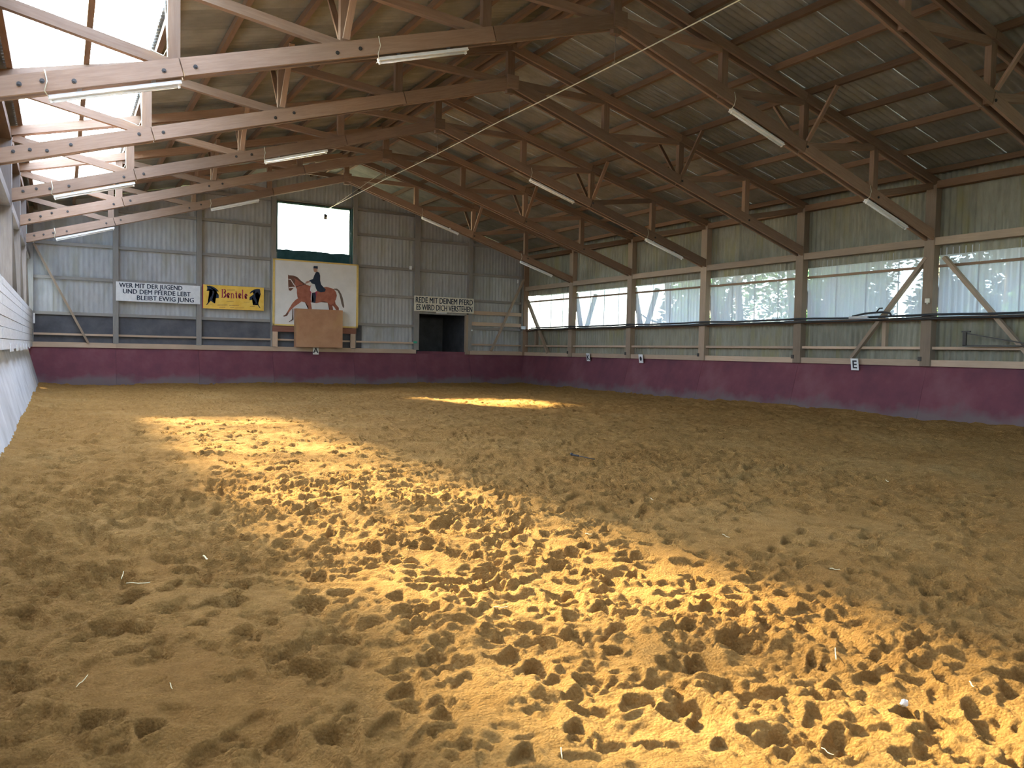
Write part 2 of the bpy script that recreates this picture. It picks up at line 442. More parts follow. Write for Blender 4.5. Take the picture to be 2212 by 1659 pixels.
me.polygons.add(nq); me.polygons.foreach_set('loop_start', np.arange(0, nq * 4, 4, dtype=np.int32))
me.polygons.foreach_set('use_smooth', np.ones(nq, dtype=bool))
me.update(calc_edges=True); me.materials.append(SAND)
fl = struct(link('floor', me, Matrix.Identity(4)), 'churned brown sand full of hoof prints')

# ------------------------------------------------------------------ kick boards and sills
def slanted_panel(name, a, b, inward, m, parent):
    """leaning kick board between a and b (points on the wall line, z = 1.5); the foot stands .42 m in"""
    a, b = Vector((*a, 0)), Vector((*b, 0)); al = (b - a).normalized(); L = (b - a).length; iw = Vector((*inward, 0))
    c = (a + b) / 2
    vs = []
    for s in (-L / 2 + .003, L / 2 - .003):
        for off, z in ((.42, -.12), (0, 1.50), (-.05, 1.50), (.37, -.12)):
            vs.append(al * s + iw * off * (1 if z > 0 else 1.034) + Vector((0, 0, z)))
    fs = [(0, 1, 2, 3), (7, 6, 5, 4), (0, 4, 5, 1), (1, 5, 6, 2), (2, 6, 7, 3), (3, 7, 4, 0)]
    bm = bmesh.new(); bv = [bm.verts.new(v) for v in vs]
    for f in fs: bm.faces.new([bv[i] for i in f])
    bmesh.ops.recalc_face_normals(bm, faces=bm.faces[:])
    me = bpy.data.meshes.new('panel'); bm.to_mesh(me); bm.free(); me.materials.append(m)
    return link(name, me, Matrix.Translation(c), parent)
kr = struct(empty('baseboard_right', (W, 20, 0)), 'maroon leaning kick boards under the corrugated windows')
kf = struct(empty('baseboard_far', (CX, LEN, 0)), 'maroon leaning kick boards under the picture gable')
kl = struct(empty('baseboard_left', (0, 20, 0)), 'grey leaning kick boards under the pale planks')
for k in range(9):
    y1 = LEN - k * BAY; y0 = LEN - (k + 1) * BAY
    slanted_panel('kick_board', (W, y0), (W, y1), (-1, 0), MAROON, kr)
    for h in range(2):
        slanted_panel('kick_board', (0, y0 + h * BAY / 2), (0, y0 + (h + 1) * BAY / 2), (1, 0), GREYKICK, kl)
    s = bx('sill', (W - .07, y0, 1.50), (W + .20, y1, 1.68), SILL, kr)
FP = [0.1, 3.04, 6.19, 9.27, 12.97, 16.10, 19.0, 22.1]
for a, b in zip(FP[:-1], FP[1:]):
    a2, b2 = (0 if a < 1 else a), (W if b > 22 else b)
    slanted_panel('kick_board', (a2, LEN), (b2, LEN), (0, -1), MAROON, kf)
    if abs(a - 16.1) > .01: bx('sill', (a2, LEN - .07, 1.50), (b2, LEN + .20, 1.70), SILL, kf)

# ------------------------------------------------------------------ right wall
wr = struct(empty('wall_right', (W, 20, 0)), 'corrugated side wall with timber posts and a band of clear sheets')
PY = [LEN - k * BAY for k in range(1, 9)]
SX = W + .15
def sheets_right(parent, name, z0, z1, m, y0=0.0, y1=LEN, side=1):
    y = y1; k = 0
    while y > y0 + .05:
        wd = min(1.098, y - y0 + .03); X = SX + (.004 if k % 2 else 0) if side > 0 else -.15 - (.004 if k % 2 else 0)
        vsheet(name, (X, y), (0, -1), wd, z0, z1, m, parent, segs=6, amp=.02, phase=0)
        y -= 1.062; k += 1
sheets_right(wr, 'lower_sheet', 1.45, 2.88, WALLS)
sheets_right(wr, 'upper_sheet', 4.60, 6.95, WALLS)
PYX = [LEN + .0] + PY + [0.0]
for i, y in enumerate(PY):
    bx('post', (W - .12, y - .15, 1.50), (W + .12, y + .15, 6.55), POST, wr)
bx('corner_post', (W - .15, LEN - .17, 1.5), (W + .12, LEN + .13, 6.55), TRUSS, wr)
for i in range(9):
    y1 = PYX[i] - (.15 if i else .17); y0 = PYX[i + 1] + (.15 if i < 8 else 0)
    bx('girt', (W - .10, y0, 4.86), (W + .10, y1, 5.07), POST, wr)
    bx('girt', (W - .02, y0, 2.78), (W + .12, y1, 2.88), TRUSS, wr)
    bx('rail', (W - .04, y0, 1.97), (W + .12, y1, 2.05), SILL, wr)
    bx('eave_beam', (W - .12, y0, 6.42), (W + .10, y1, 6.62), PURLIN, wr)
def brace_right(ya, za, yb, zb):
    beam('brace', (W - .06, ya, za), (W - .06, yb, zb), .10, .15, POST, wr, up=(-1, 0, 0))
brace_right(17.85, 4.55, 20.15, 1.70); brace_right(17.35, 4.50, 14.95, 1.72)
brace_right(39.75, 4.50, 37.55, 1.66); brace_right(13.2, 4.50, 11.0, 1.7)
for y in (19.15, 38.9): bx('stud', (W, y - .06, 2.05), (W + .25, y + .06, 2.80), POST, wr)
for y in PY[:6]:                                # iron shoes at the foot of the posts
    bx('post_shoe', (W - .14, y + .10, 1.64), (W - .02, y + .2, 1.76), DKMETAL, wr)
# the band of clear corrugated sheets, one window for each bay
for i in range(8):
    y1 = PYX[i] - .15; y0 = PYX[i + 1] + .15
    w = struct(empty('window_%d' % (i + 1), (W, (y0 + y1) / 2, 2.88)))
    w['label'] = 'band of clear corrugated plastic sheets between two wall posts'
    y = y1; k = 0
    while y > y0 + .1:
        wd = min(1.098, y - y0)
        vsheet('clear_sheet', (SX + .035 + (.004 if k % 2 else 0), y), (0, -1), wd, 2.84, 4.80, PANE_R, w, segs=6, amp=.02, phase=0)
        y -= 1.062; k += 1
    bx('batten', (W + .07, y0, 4.255), (W + .13, y1, 4.325), TRUSS, w)

# ------------------------------------------------------------------ left wall
wlft = struct(empty('wall_left', (0, 20, 0)), 'planked side wall with timber posts')
zz = [1.50, 1.72, 1.95, 2.16, 2.37, 2.58, 2.75, 2.90]
for k in range(7):
    for (y0, y1) in ((0, 13.3), (13.3, 22.2), (22.2, 31.1), (31.1, 39.9)):
        o = bx('plank', (-.05 + .17 + random.uniform(0, .006), y0 + .006, zz[k] + .007), (-.01 + .17 + random.uniform(0, .01), y1 - .006, zz[k + 1] - .005), PLANKS, wlft)
for k in range(6):                              # splintered lower edge
    y = 25 + k * 2.1 + random.uniform(-.5, .5)
    bx('split_board', (.165, y, 1.45 + random.uniform(-.03, .01)), (.182, y + 1.2, 1.62), PLANKS, wlft)
sheets_right(wlft, 'upper_sheet', 4.60, 6.95, WALLS, side=-1)
sheets_right(wlft, 'milky_sheet', 2.84, 4.66, PANE_L, side=-1)
bx('outer_skin', (-.22, 0, 0), (-.17, LEN, 2.86), DARK, wlft)
for y in PY: bx('post', (-.12, y - .15, 1.5), (.12, y + .15, 6.55), OLDPOST, wlft)
for i in range(9):
    y1 = PYX[i] - .15; y0 = PYX[i + 1] + .15
    bx('girt', (-.10, y0, 4.86), (.10, y1, 5.07), OLDPOST, wlft)
    bx('eave_beam', (-.10, y0, 6.42), (.12, y1, 6.62), PURLIN, wlft)
for ya, yb in ((31.0, 33.0), (26.6, 28.8), (35.5, 37.6)):
    beam('knee_brace', (.06, ya, 4.75), (.06, yb, 2.95), .10, .14, OLDPOST, wlft, up=(1, 0, 0))

# ------------------------------------------------------------------ far wall with the gable
wf = struct(empty('wall_far', (CX, LEN, 0)), 'grey corrugated gable wall with timber posts and rails')
YF = LEN + .15
WX0, WX1, WZ0, WZ1 = 9.40, 12.74, 5.98, 8.07    # gable window opening
def gable(x, y): return roof_z(x) + .03
def far_sheets(x0, x1, z0, z1, top=False):
    x = x0; k = 0
    while x < x1 - .02:
        wd = min(1.098, x1 - x + .01)
        if x1 - x < 1.3: wd = x1 - x
        vsheet('sheet', (x, YF + (.004 if k % 2 else 0)), (1, 0), wd, z0, z1, FARW, wf, ztop=gable if top else None, amp=.011, segs=4, phase=0)
        x += 1.062 if wd > 1.07 else wd + .02; k += 1
far_sheets(-.25, 9.3, 2.78, 5.56); far_sheets(12.9, 16.1, 1.6, 4.25); far_sheets(12.9, W + .25, 4.2, 5.58)
far_sheets(18.95, W + .25, 1.5, 4.25); far_sheets(16.05, 19.05, 3.45, 4.25); far_sheets(9.2, 13.0, 2.7, 5.60)
far_sheets(-.25, WX0 + .04, 5.52, 7.05); far_sheets(WX1 - .03, W + .25, 5.52, 7.05)
far_sheets(.5, WX0 + .04, 7.0, 0, True); far_sheets(-.25, .5, 7.0, 0, True)
far_sheets(WX1 - .03, W - .5, 7.0, 0, True); far_sheets(W - .5, W + .25, 7.0, 0, True)
far_sheets(WX0, WX1, WZ1, 0, True); far_sheets(WX0, WX1, 5.5, WZ0)
for i, x in enumerate(FP):
    w2 = .13 if i in (5,) else .10
    top = roof_z(x) - .05
    bx('post', (x - w2, LEN - .10, 1.68), (x + w2, LEN + .12, top), FARWOOD, wf)
GZ = [2.83, 4.22, 5.55, 7.02, 8.17]
for j, z in enumerate(GZ):
    for a, b in zip(FP[:-1], FP[1:]):
        if abs(a - 9.27) < .01 and z in (7.02,): continue
        if z == 2.83 and abs(a - 16.1) < .01: continue
        a1, b1 = a + .11, b - .11
        # keep inside the gable
        if z > 6.8:
            lim = (z - 6.75) / SL
            a1 = max(a1, lim); b1 = min(b1, W - lim)
            if b1 - a1 < .3: continue
        bx('girt', (a1, LEN - .02, z - .06), (b1, LEN + .13, z + .06), FARWOOD, wf)
bx('girt', (WX0 - .03, LEN - .02, WZ1), (WX1 + .03, LEN + .13, WZ1 + .1), TRUSS, wf)
for a, b in zip(FP[:-1], FP[1:]):
    if abs(a - 16.1) < .01: continue
    bx('rail', (a + .1, LEN - .06, 1.97), (b - .1, LEN + .02, 2.05), SILL, wf)
for a, b in ((.2, 2.94), (3.14, 6.09), (6.29, 9.17), (9.4, 12.87), (13.07, 13.4)):     # dark hatch behind the rail
    bx('dark_hatch', (a, LEN + .10, 1.66), (b, LEN + .14, 2.80), DARK, wf)
beam('brace', (.22, LEN - .14, 5.45), (2.05, LEN - .14, 1.70), .08, .16, POST, wf, up=(0, -1, 0))
beam('brace', (22.05, LEN - .14, 5.45), (20.2, LEN - .14, 1.70), .08, .16, POST, wf, up=(0, -1, 0))
for z in (3.62, 3.06):                           # two short boards in the corner bay
    bx('corner_board', (19.12, LEN - .06, z - .09), (22.0, LEN - .03, z + .09), SILL, wf)
# doorway to the stable passage
d1 = struct(empty('door_1', (17.5, LEN, 0)), 'dark doorway above a maroon half door')
bx('half_door', (16.2, LEN + .02, 0), (18.9, LEN + .07, 1.62), MAROON, d1)
bx('door_frame', (18.78, LEN - .09, 1.5), (18.97, LEN + .1, 3.5), POST, d1)
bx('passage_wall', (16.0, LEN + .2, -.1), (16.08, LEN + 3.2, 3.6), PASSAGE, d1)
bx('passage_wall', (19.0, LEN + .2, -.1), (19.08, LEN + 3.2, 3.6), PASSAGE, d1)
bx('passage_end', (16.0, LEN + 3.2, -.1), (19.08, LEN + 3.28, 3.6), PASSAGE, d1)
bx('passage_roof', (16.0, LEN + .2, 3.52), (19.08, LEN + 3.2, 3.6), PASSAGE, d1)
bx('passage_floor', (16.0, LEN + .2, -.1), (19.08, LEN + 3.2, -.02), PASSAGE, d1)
# gable window
wg = struct(empty('window_9', (CX, LEN, WZ0)), 'large bright window high in the gable')
bx('pane', (WX0 + .05, LEN + .06, WZ0), (WX1 - .05, LEN + .075, WZ1), GLASS, wg)
for a, b in (((WX0 - .02, WZ0 - .08), (WX0 + .05, WZ1 + .06)), ((WX1 - .04, WZ0 - .08), (WX1 + .03, WZ1 + .06))):
    bx('frame', (a[0], LEN - .03, a[1]), (b[0], LEN + .1, b[1]), FRAMEG, wg)
bx('frame', (WX1 + .08, LEN - .05, WZ0 - .35), (WX1 + .14, LEN + .1, WZ1 + .06), FRAMEG, wg)
bx('frame', (WX0, LEN - .03, WZ1 - .02), (WX1, LEN + .1, WZ1 + .05), FRAMEG, wg)
bx('window_sill', (WX0, LEN - .05, WZ0 - .06), (WX1, LEN + .1, WZ0), FRAMEG, wg)
pts = [(WX0 + .02, 5.60), (WX1 - .02, 5.60)]
xx = WX1 - .02
while xx > WX0 + .05: pts.append((xx, WZ0 + random.choice((.0, .02, .05)))); xx -= .22
pts.append((WX0 + .02, WZ0 + .03))
tag(poly_plate('tarpaulin', pts, LEN - .085, .012, TEAL, None, (CX, 5.6)), 'dark teal strip of tarpaulin under the gable window', 'tarpaulin')

bx('outer_skin', (-.1, LEN + .25, -.1), (16.0, LEN + .30, 2.9), DARK, wf)
bx('outer_skin', (19.1, LEN + .25, -.1), (W + .3, LEN + .30, 2.9), DARK, wf)
bx('outer_skin', (W + .24, 0, -.1), (W + .28, LEN + .3, 2.80), DARK, wr)
# front wall behind the camera
wfr = struct(empty('wall_front', (CX, 0, 0)), 'corrugated end wall')
for x in range(21):
    x0 = -.2 + x * 1.062
    if 2.3 < x0 < 19:                            # invented window band, added to bring in fill light from behind the camera
        vsheet('sheet', (x0, -.1), (1, 0), 1.098, 0, 3.3, WALLS, wfr, segs=3)
        vsheet('clear_sheet', (x0, -.1), (1, 0), 1.098, 3.3, 5.9, FILLP, wfr, segs=3)
        vsheet('sheet', (x0, -.1), (1, 0), 1.098, 5.9, 0, WALLS, wfr, ztop=gable, segs=3)
    else: vsheet('sheet', (x0, -.1), (1, 0), 1.098, 0, 0, WALLS, wfr, ztop=gable, segs=3)
vsheet('sheet', (-.2 + 21 * 1.062, -.1), (1, 0), .5, 0, 0, WALLS, wfr, ztop=gable, segs=3)

# ------------------------------------------------------------------ roof
ce = struct(empty('ceiling', (CX, 20, 7)), 'fibre-cement roof sheets on timber purlins')
EDGE = [-.55, .28, 2.80, 5.28, 7.78, 10.30, CX + .12]
def roof_mesh(L, wid, m, amp=.024):
    key = ('roof', round(L, 3), round(wid, 2), m.name)
    if key not in BOXC:
        n = 24; vs, fs = [], []
        for i in range(n + 1):
            s = wid * i / n - wid / 2; h = amp * math.cos(2 * math.pi * s / .177)
            vs += [(-L / 2, s, h), (L / 2, s, h)]
        for i in range(n): fs.append((2 * i, 2 * i + 1, 2 * i + 3, 2 * i + 2))
        BOXC[key] = mesh_of('roof_sheet', vs, fs, m, True)
    return BOXC[key]
cs = math.sqrt(1 + SL * SL)
def roof_sheet(side, row, y, parent, wid=1.10, name=None):
    a, b = EDGE[row], EDGE[row + 1]; a -= .10 if row else 0
    L = (b - a) * cs; xm = (a + b) / 2; z = 6.90 + SL * xm + .010 * row
    isky = side < 0 and row == 1 and 6 < y < 35.6
    m = SKYL if isky else ROOF
    t = random.uniform(-.006, .006)
    if side < 0: xa = Vector((1, 0, SL + t)).normalized(); ya = Vector((0, 1, 0)); X = xm
    else: xa = Vector((-1, 0, SL + t)).normalized(); ya = Vector((0, -1, 0)); X = W - xm
    ya = (ya + Vector((0, 0, .008))).normalized()
    za = xa.cross(ya).normalized(); ya = za.cross(xa)
    mw = Matrix((xa, ya, za)).transposed().to_4x4(); mw.translation = (X, y, z)
    return link(name or ('skylight_sheet' if isky else 'roof_sheet'), roof_mesh(L, wid, m), mw, parent)
for side in (-1, 1):
    for row in range(6):
        for k in range(39):
            y = .3 + k * 1.062
            if row == 0 or (y < 11.5 and not (side < 0 and row == 1)): continue
            roof_sheet(side, row, y, ce)
    # the part over the photographer's head, in wider sheets
    for row in range(6):
        if side < 0 and row == 1: continue
        a, b = EDGE[row] - (.1 if row else 0), EDGE[row + 1]
        ye = 11.5 if row else 41
        xs_, zs_ = (a, b), (6.90 + SL * a + .01 * row, 6.90 + SL * b + .01 * row)
        if side > 0: xs_ = (W - a, W - b)
        link('roof_slab', mesh_of('slab', [(xs_[0], -.3, zs_[0]), (xs_[1], -.3, zs_[1]), (xs_[1], ye, zs_[1]), (xs_[0], ye, zs_[0])], [(0, 1, 2, 3)], ROOF), Matrix.Identity(4), ce)
PX = [.30, 1.57, 2.82, 4.04, 5.28, 6.53, 7.82, 9.08, 10.34]
for side in (-1, 1):
    for x in PX:
        X = x if side < 0 else W - x; z = 6.79 + SL * x
        for (y0, y1) in ((-.2, 8.87), (8.87, 17.77), (17.77, 26.66), (26.66, 40.2)):
            bx('purlin', (X - .05, y0, z - .08), (X + .05, y1, z + .065), PURLIN, ce)
for s in (-.16, .16): bx('ridge_purlin', (CX + s - .05, -.2, 9.40), (CX + s + .05, 40.2, 9.58), PURLIN, ce)
for y in np.arange(.5, 40, 1.0):                # ridge capping
    mw = Matrix.Translation((CX, y, 9.82))
    key = 'ridgecap'
    if key not in BOXC:
        BOXC[key] = mesh_of('cap', [(-.4, -.52, -.08), (0, -.52, .03), (.4, -.52, -.08), (-.4, .52, -.08), (0, .52, .03), (.4, .52, -.08)], [(0, 1, 4, 3), (1, 2, 5, 4)], ROOF)
    link('ridge_cap', BOXC[key], mw, ce)

# ------------------------------------------------------------------ trusses
ORD = ['first', 'second', 'third', 'fourth', 'fifth', 'sixth', 'seventh']
def zb(x): return 4.97 + .308 * min(x, W - x)    # lower edge of the lower chord
def zt(x): return 6.50 + SL * min(x, W - x)      # lower edge of the upper chord
VX = [2.65, 5.36, 8.08]
bolt_me = None
def make_bolt():
    vs, fs = [], []; n = 8
    for y, r in ((0, .034), (-.014, .034), (-.014, .018), (-.03, .018)):
        for k in range(n): vs.append((r * math.cos(2 * math.pi * k / n), y, r * math.sin(2 * math.pi * k / n)))
    for i in range(3):
        for k in range(n): fs.append((i * n + k, i * n + (k + 1) % n, (i + 1) * n + (k + 1) % n, (i + 1) * n + k))
    fs.append(tuple(range(3 * n, 4 * n)))
    return mesh_of('bolt', vs, fs, DKMETAL)
bolt_me = make_bolt()
for k in range(1, 8):
    y = LEN - BAY * k
    t = tag(empty('roof_truss', (CX, y, 4.97)), 'brown timber roof truss, %s from the gable wall with the window' % ORD[k - 1], 'truss', 'timber trusses under the roof')
    def mx(x, s): return x if s < 0 else W - x
    hb = .27
    for s in (-1, 1):
        front = []
        for yy in (-.10, .10):
            segs = [(.06, 2.74), (2.76, 8.2), (8.22, CX - .02)] if s < 0 else [(.06, 5.4), (5.42, CX - .02)]
            for (a, b) in segs:
                ch = beam('lower_chord', (mx(a, s), y + yy, zb(a) + hb / 2), (mx(b, s), y + yy, zb(b) + hb / 2), .065, hb, TRUSS, t)
                if yy < 0: front.append((a, b, ch))
            for (a, b) in ((-.4, 5.4), (5.42, CX)):
                beam('upper_chord', (mx(a, s), y + yy, 6.5 + SL * a + .10), (mx(b, s), y + yy, zt(b) + .10), .06, .20, TRUSS, t)
        for i, x in enumerate(VX):
            bx('upright', (mx(x, s) - .09, y - .066, zb(x) + .06), (mx(x, s) + .09, y + .066, zt(x) + .10), TRUSS, t)
        tops = [.15] + VX; bots = VX + [CX - .12]
        for a, b in zip(tops, bots):
            beam('diagonal', (mx(a, s), y, zt(a) + (.02 if a > 1 else -.05)), (mx(b, s), y, zb(b) + .20), .12, .16, TRUSS, t)
        for yy in (-.125, .125):                 # sway braces from the lower chord up to the purlins, one to each side
            d = 1 if yy > 0 else -1
            xs5 = mx(VX[1], s)
            beam('sway_brace', (xs5 + .02 * d, y + yy * 1.2, zb(VX[1]) + .3), (xs5 + .02 * d, y + d * .95, zt(VX[1]) + .16), .05, .11, TRUSS, t, up=(1, 0, 0))
        if k <= 6:
            for x in ((.35, .62, .9, 1.3, 2.5, 2.95, 5.2, 5.6) if s < 0 else (2.6, 5.36)):
                mw = Matrix.Translation((mx(x, s), y - .1325, zb(x) + .13 + random.uniform(-.04, .04)))
                link('bolt', bolt_me, mw, next((c for a, b, c in front if a <= x <= b), t))
    bx('king_post', (CX - .10, y - .066, zb(CX) - .12), (CX + .10, y + .066, zt(CX) + .15), TRUSS, t)
    bx('king_cheek', (CX - .16, y - .19, zb(CX) - .02), (CX + .16, y - .134, zb(CX) + .30), TRUSS, t)

# ------------------------------------------------------------------ strip lights under every other truss
def strip_light(x0, x1, y, s, label, missing=False):
    def P(x): return Vector((x if s < 0 else W - x, y, zb(x)))
    a, b = P(x0), P(x1)
    t = tag(empty('strip_light', (a + b) / 2 - Vector((0, 0, .2))), label, 'lamp', 'fluorescent strip lights under the trusses')
    dn = Vector((0, 0, -1)); ax = (b - a).normalized()
    hs = beam('housing', a + dn * .065, b + dn * .065, .11, .05, WHITE, t)
    beam('reflector', a + dn * .095, b + dn * .095, .17, .014, WHITE, t)
    ft = tube('fluorescent_tube', [a + ax * .05 + dn * .128, b - ax * .05 + dn * .128], .019, TUBE, t, sides=10)
    for p in (a + ax * .03, b - ax * .03): beam('lamp_holder', p - ax * .014 + dn * .12, p + ax * .014 + dn * .12, .05, .06, WHITE, ft)
    for f in (.22, .78):
        p = a.lerp(b, f); bx('hanger', (p.x - .03, y - .02, p.z - .05), (p.x + .03, y + .02, p.z + .02), STEEL, hs)
    # feed wire coming down from the chord
    p = a if s < 0 else b
    tube('feed_wire', [p + Vector((-.05, -.15, .28)), p + Vector((-.02, -.17, .12)), p + Vector((-.05, -.15, -.02)), p + ax * .02 + dn * .09], .008, CABLE, t, sides=5)
PLACE = {0: 'beside the planked wall', 1: 'midway between planked wall and ridge',
         2: 'midway between ridge and window wall', 3: 'beside the window wall'}
for k in (1, 3, 5):
    y = LEN - BAY * k
    for i, (x0, x1, s) in enumerate(((.98, 2.76, -1), (5.97, 7.70, -1), (6.08, 7.80, 1), (1.20, 2.92, 1))):
        strip_light(x0, x1, y, s, 'strip light under the %s truss from the gable, %s' % (ORD[k - 1], PLACE[i]))

# loose white wires looped round the first uprights
for k in (3, 4, 5):
    y = LEN - BAY * k; x = 2.65
    o = tube('electric_wire', [(x - .45, y - .16, zb(x) + .36), (x - .16, y - .17, zb(x) + .27), (x - .10, y - .17, zb(x) + .40), (x - .16, y - .14, zt(x) - .05)], .009, CABLE, sides=5)
    tag(o, 'loose white wire beside the outer upright of the %s truss from the gable' % ORD[k - 1], 'wire', 'loose wires on the trusses')

# ------------------------------------------------------------------ ridge cable with a hanging box
pts = []
for i in range(41):
    y = 5 + 33.6 * i / 40; ph = ((y - 5) % 8.89) / 8.89
    pts.append((CX, y, 7.70 - .03 * math.sin(math.pi * ph)))
cab = tag(tube('steel_cable', pts, .013, CABLE, sides=6), 'long pale cable strung under the ridge towards the gable window', 'cable')
for k in range(1, 8):
    y = LEN - BAY * k + (.0)
    tube('hanger_wire', [(CX, y, 8.36), (CX, y, 7.70)], .006, STEEL, cab, sides=5)
hb_ = tag(empty('pulley_box', (CX + .05, 38.6, 7.35)), 'small dark box hanging on the cable before the gable window', 'box')
bx('body', (CX - .02, 38.55, 7.30), (CX + .12, 38.65, 7.52), DKMETAL, hb_)
tube('suspension_wire', [(CX + .05, 38.6, 7.52), (CX + .05, 38.6, 9.3)], .008, STEEL, hb_, sides=5)
bx('lens_plate', (CX + .04, 38.54, 7.33), (CX + .10, 38.549, 7.39), WHITE, hb_)
tag(tube('guy_wire', [(CX, 38.55, 7.6), (CX + .5, 33, 8.3)], .006, CABLE, sides=5), 'thin guy wire running up from the hanging box to the trusses', 'wire')

# ------------------------------------------------------------------ gable pictures and signs
YS = LEN - .16                                   # face of boards fixed to the posts
t = tag(empty('motto_sign', (4.64, YS, 3.41)), 'white motto board with three lines of black lettering about youth and horses', 'sign')
bx('board', (3.04, YS, 3.41), (6.22, YS + .03, 4.18), SIGNW, t)
for txt, x, z, w in (('WER MIT DER JUGEND', 3.15, 3.955, 2.36), ('UND DEM PFERDE LEBT', 3.29, 3.715, 2.54), ('BLEIBT EWIG JUNG', 3.80, 3.475, 2.16)):
    text_obj('lettering', txt, x, YS - .004, z, .265, INKB, t, width=w, thick=.012)
t = tag(empty('motto_sign', (17.55, YS, 3.56)), 'cream motto board with two lines of lettering above the dark doorway', 'sign')
bx('board', (15.92, YS - .03, 3.56), (19.14, YS, 4.30), SIGNC, t)
for txt, z, x, w in (('REDE MIT DEINEM PFERD', 3.965, 15.99, 3.08), ('ES WIRD DICH VERSTEHEN', 3.62, 16.03, 3.02)):
    text_obj('lettering', txt, x, YS - .034, z, .40, INKB, t, width=w, thick=.012)
bx('lamp_strip', (17.1, YS - .02, 3.50), (17.65, YS + .02, 3.545), WHITE, t)

t = tag(empty('advertising_board', (7.58, YS, 3.25)), 'yellow advertising board with red lettering between two dark horses', 'sign')
bx('board', (6.33, YS, 3.25), (8.84, YS + .025, 4.26), YELLOW, t)
bx('edge_strip', (6.31, YS - .003, 3.26), (6.335, YS + .02, 4.26), REDINK, t)
AX, AZ, AW, AH = 6.33, 3.25, 2.51, 1.01
def ad(zx, zy):                                  # position on the board in shares of its width and height
    s = (zx - 95) / 1955; tp = 215 + 130 * s; bt = 985 + 100 * s
    return AX + AW * s, AZ + AH * (1 - (zy - tp) / (bt - tp))
def ad_plate(name, pts, m): return poly_plate(name, [ad(*p) for p in pts], YS - .006, .006, m, t, (AX + AW / 2, AZ + AH / 2))
# red serif word: each letter is drawn as strokes of a broad pen
def stroke(pts, w):
    L, Rr = [], []
    for i, p in enumerate(pts):
        a = pts[max(i - 1, 0)]; b = pts[min(i + 1, len(pts) - 1)]
        d = Vector((b[0] - a[0], b[1] - a[1])).normalized(); n = Vector((-d.y, d.x)) * (w[i] if isinstance(w, list) else w) / 2
        L.append((p[0] + n.x, p[1] + n.y)); Rr.append((p[0] - n.x, p[1] - n.y))
    return L + Rr[::-1]
def arc(cx, cy, rx, ry, a0, a1, n=10): return [(cx + rx * math.cos(math.radians(a0 + (a1 - a0) * i / n)), cy + ry * math.sin(math.radians(a0 + (a1 - a0) * i / n))) for i in range(n + 1)]
LET = {'B': [([(.12, 0), (.12, 1)], .15), ([(-.02, .98), (.35, .98)], .05), ([(-.02, .02), (.35, .02)], .05), (arc(.3, .755, .26, .235, 90, -90), .10), (arc(.3, .27, .31, .26, 90, -90), .11)],
       'e': [(arc(.25, .31, .22, .29, 10, 320, 16), .11), ([(.06, .34), (.45, .34)], .05)],
       'n': [([(.1, 0), (.1, .6)], .12), ([(-.02, .02), (.22, .02)], .05), ([(0, .58), (.12, .58)], .06), (arc(.26, .38, .17, .2, 160, 10), .09), ([(.43, .42), (.43, 0)], .12), ([(.32, .02), (.55, .02)], .05)],
       't': [([(.16, .85), (.16, .12), (.22, .03), (.36, .05)], .11), ([(-.02, .58), (.38, .58)], .09)],
       'l': [([(.14, 1.02), (.14, 0)], .13), ([(.0, .02), (.28, .02)], .05), ([(.02, 1.0), (.14, .98)], .07)]}
word = [('B', 672, 645, 270, 245), ('e', 846, 660, 262, 190), ('n', 968, 672, 262, 220), ('t', 1112, 675, 262, 170), ('e', 1214, 678, 262, 190), ('l', 1325, 690, 285, 190), ('e', 1412, 695, 262, 190)]
for ch, ox, oy, hgt, wd in word:
    for pts, w in LET[ch]:
        pl = [(ox + p[0] * wd, oy - p[1] * hgt) for p in pts]
        ad_plate('letter_stroke', stroke(pl, w * hgt * .82), REDINK)
horseL = [(215, 250), (240, 268), (300, 262), (400, 290), (500, 350), (580, 430), (575, 460), (530, 440), (470, 390), (400, 340), (440, 420), (520, 520), (590, 560), (590, 660), (470, 655), (400, 640), (430, 660), (380, 720), (420, 770), (475, 825), (455, 828), (395, 795), (340, 745), (320, 740), (300, 790), (235, 865), (195, 885), (205, 855), (265, 780), (300, 730), (290, 660), (330, 615), (370, 590), (375, 545), (395, 500), (385, 440), (350, 385), (300, 375), (275, 395), (260, 425), (225, 430), (205, 420), (225, 380), (230, 320), (212, 275)]
ad_plate('running_horse', horseL, INKB)
horseR = [(1935, 385), (1900, 385), (1830, 380), (1720, 400), (1630, 450), (1575, 520), (1610, 525), (1680, 480), (1770, 435), (1740, 500), (1710, 550), (1640, 600), (1580, 640), (1575, 740), (1660, 725), (1710, 740), (1760, 790), (1785, 830), (1740, 855), (1680, 880), (1690, 895), (1770, 870), (1815, 835), (1850, 900), (1895, 970), (1935, 1000), (1925, 965), (1880, 890), (1845, 820), (1850, 750), (1800, 700), (1775, 660), (1765, 590), (1765, 540), (1790, 500), (1850, 480), (1880, 520), (1890, 570), (1940, 575), (1945, 545), (1925, 500), (1930, 440), (1915, 400)]
ad_plate('running_horse', horseR, INKB)
ad_plate('mane_stripe', [(270, 300), (330, 305), (420, 365), (480, 450), (550, 525), (520, 522), (440, 450), (390, 375), (320, 322)], plain('lime_paint', (.62, .60, .10)))
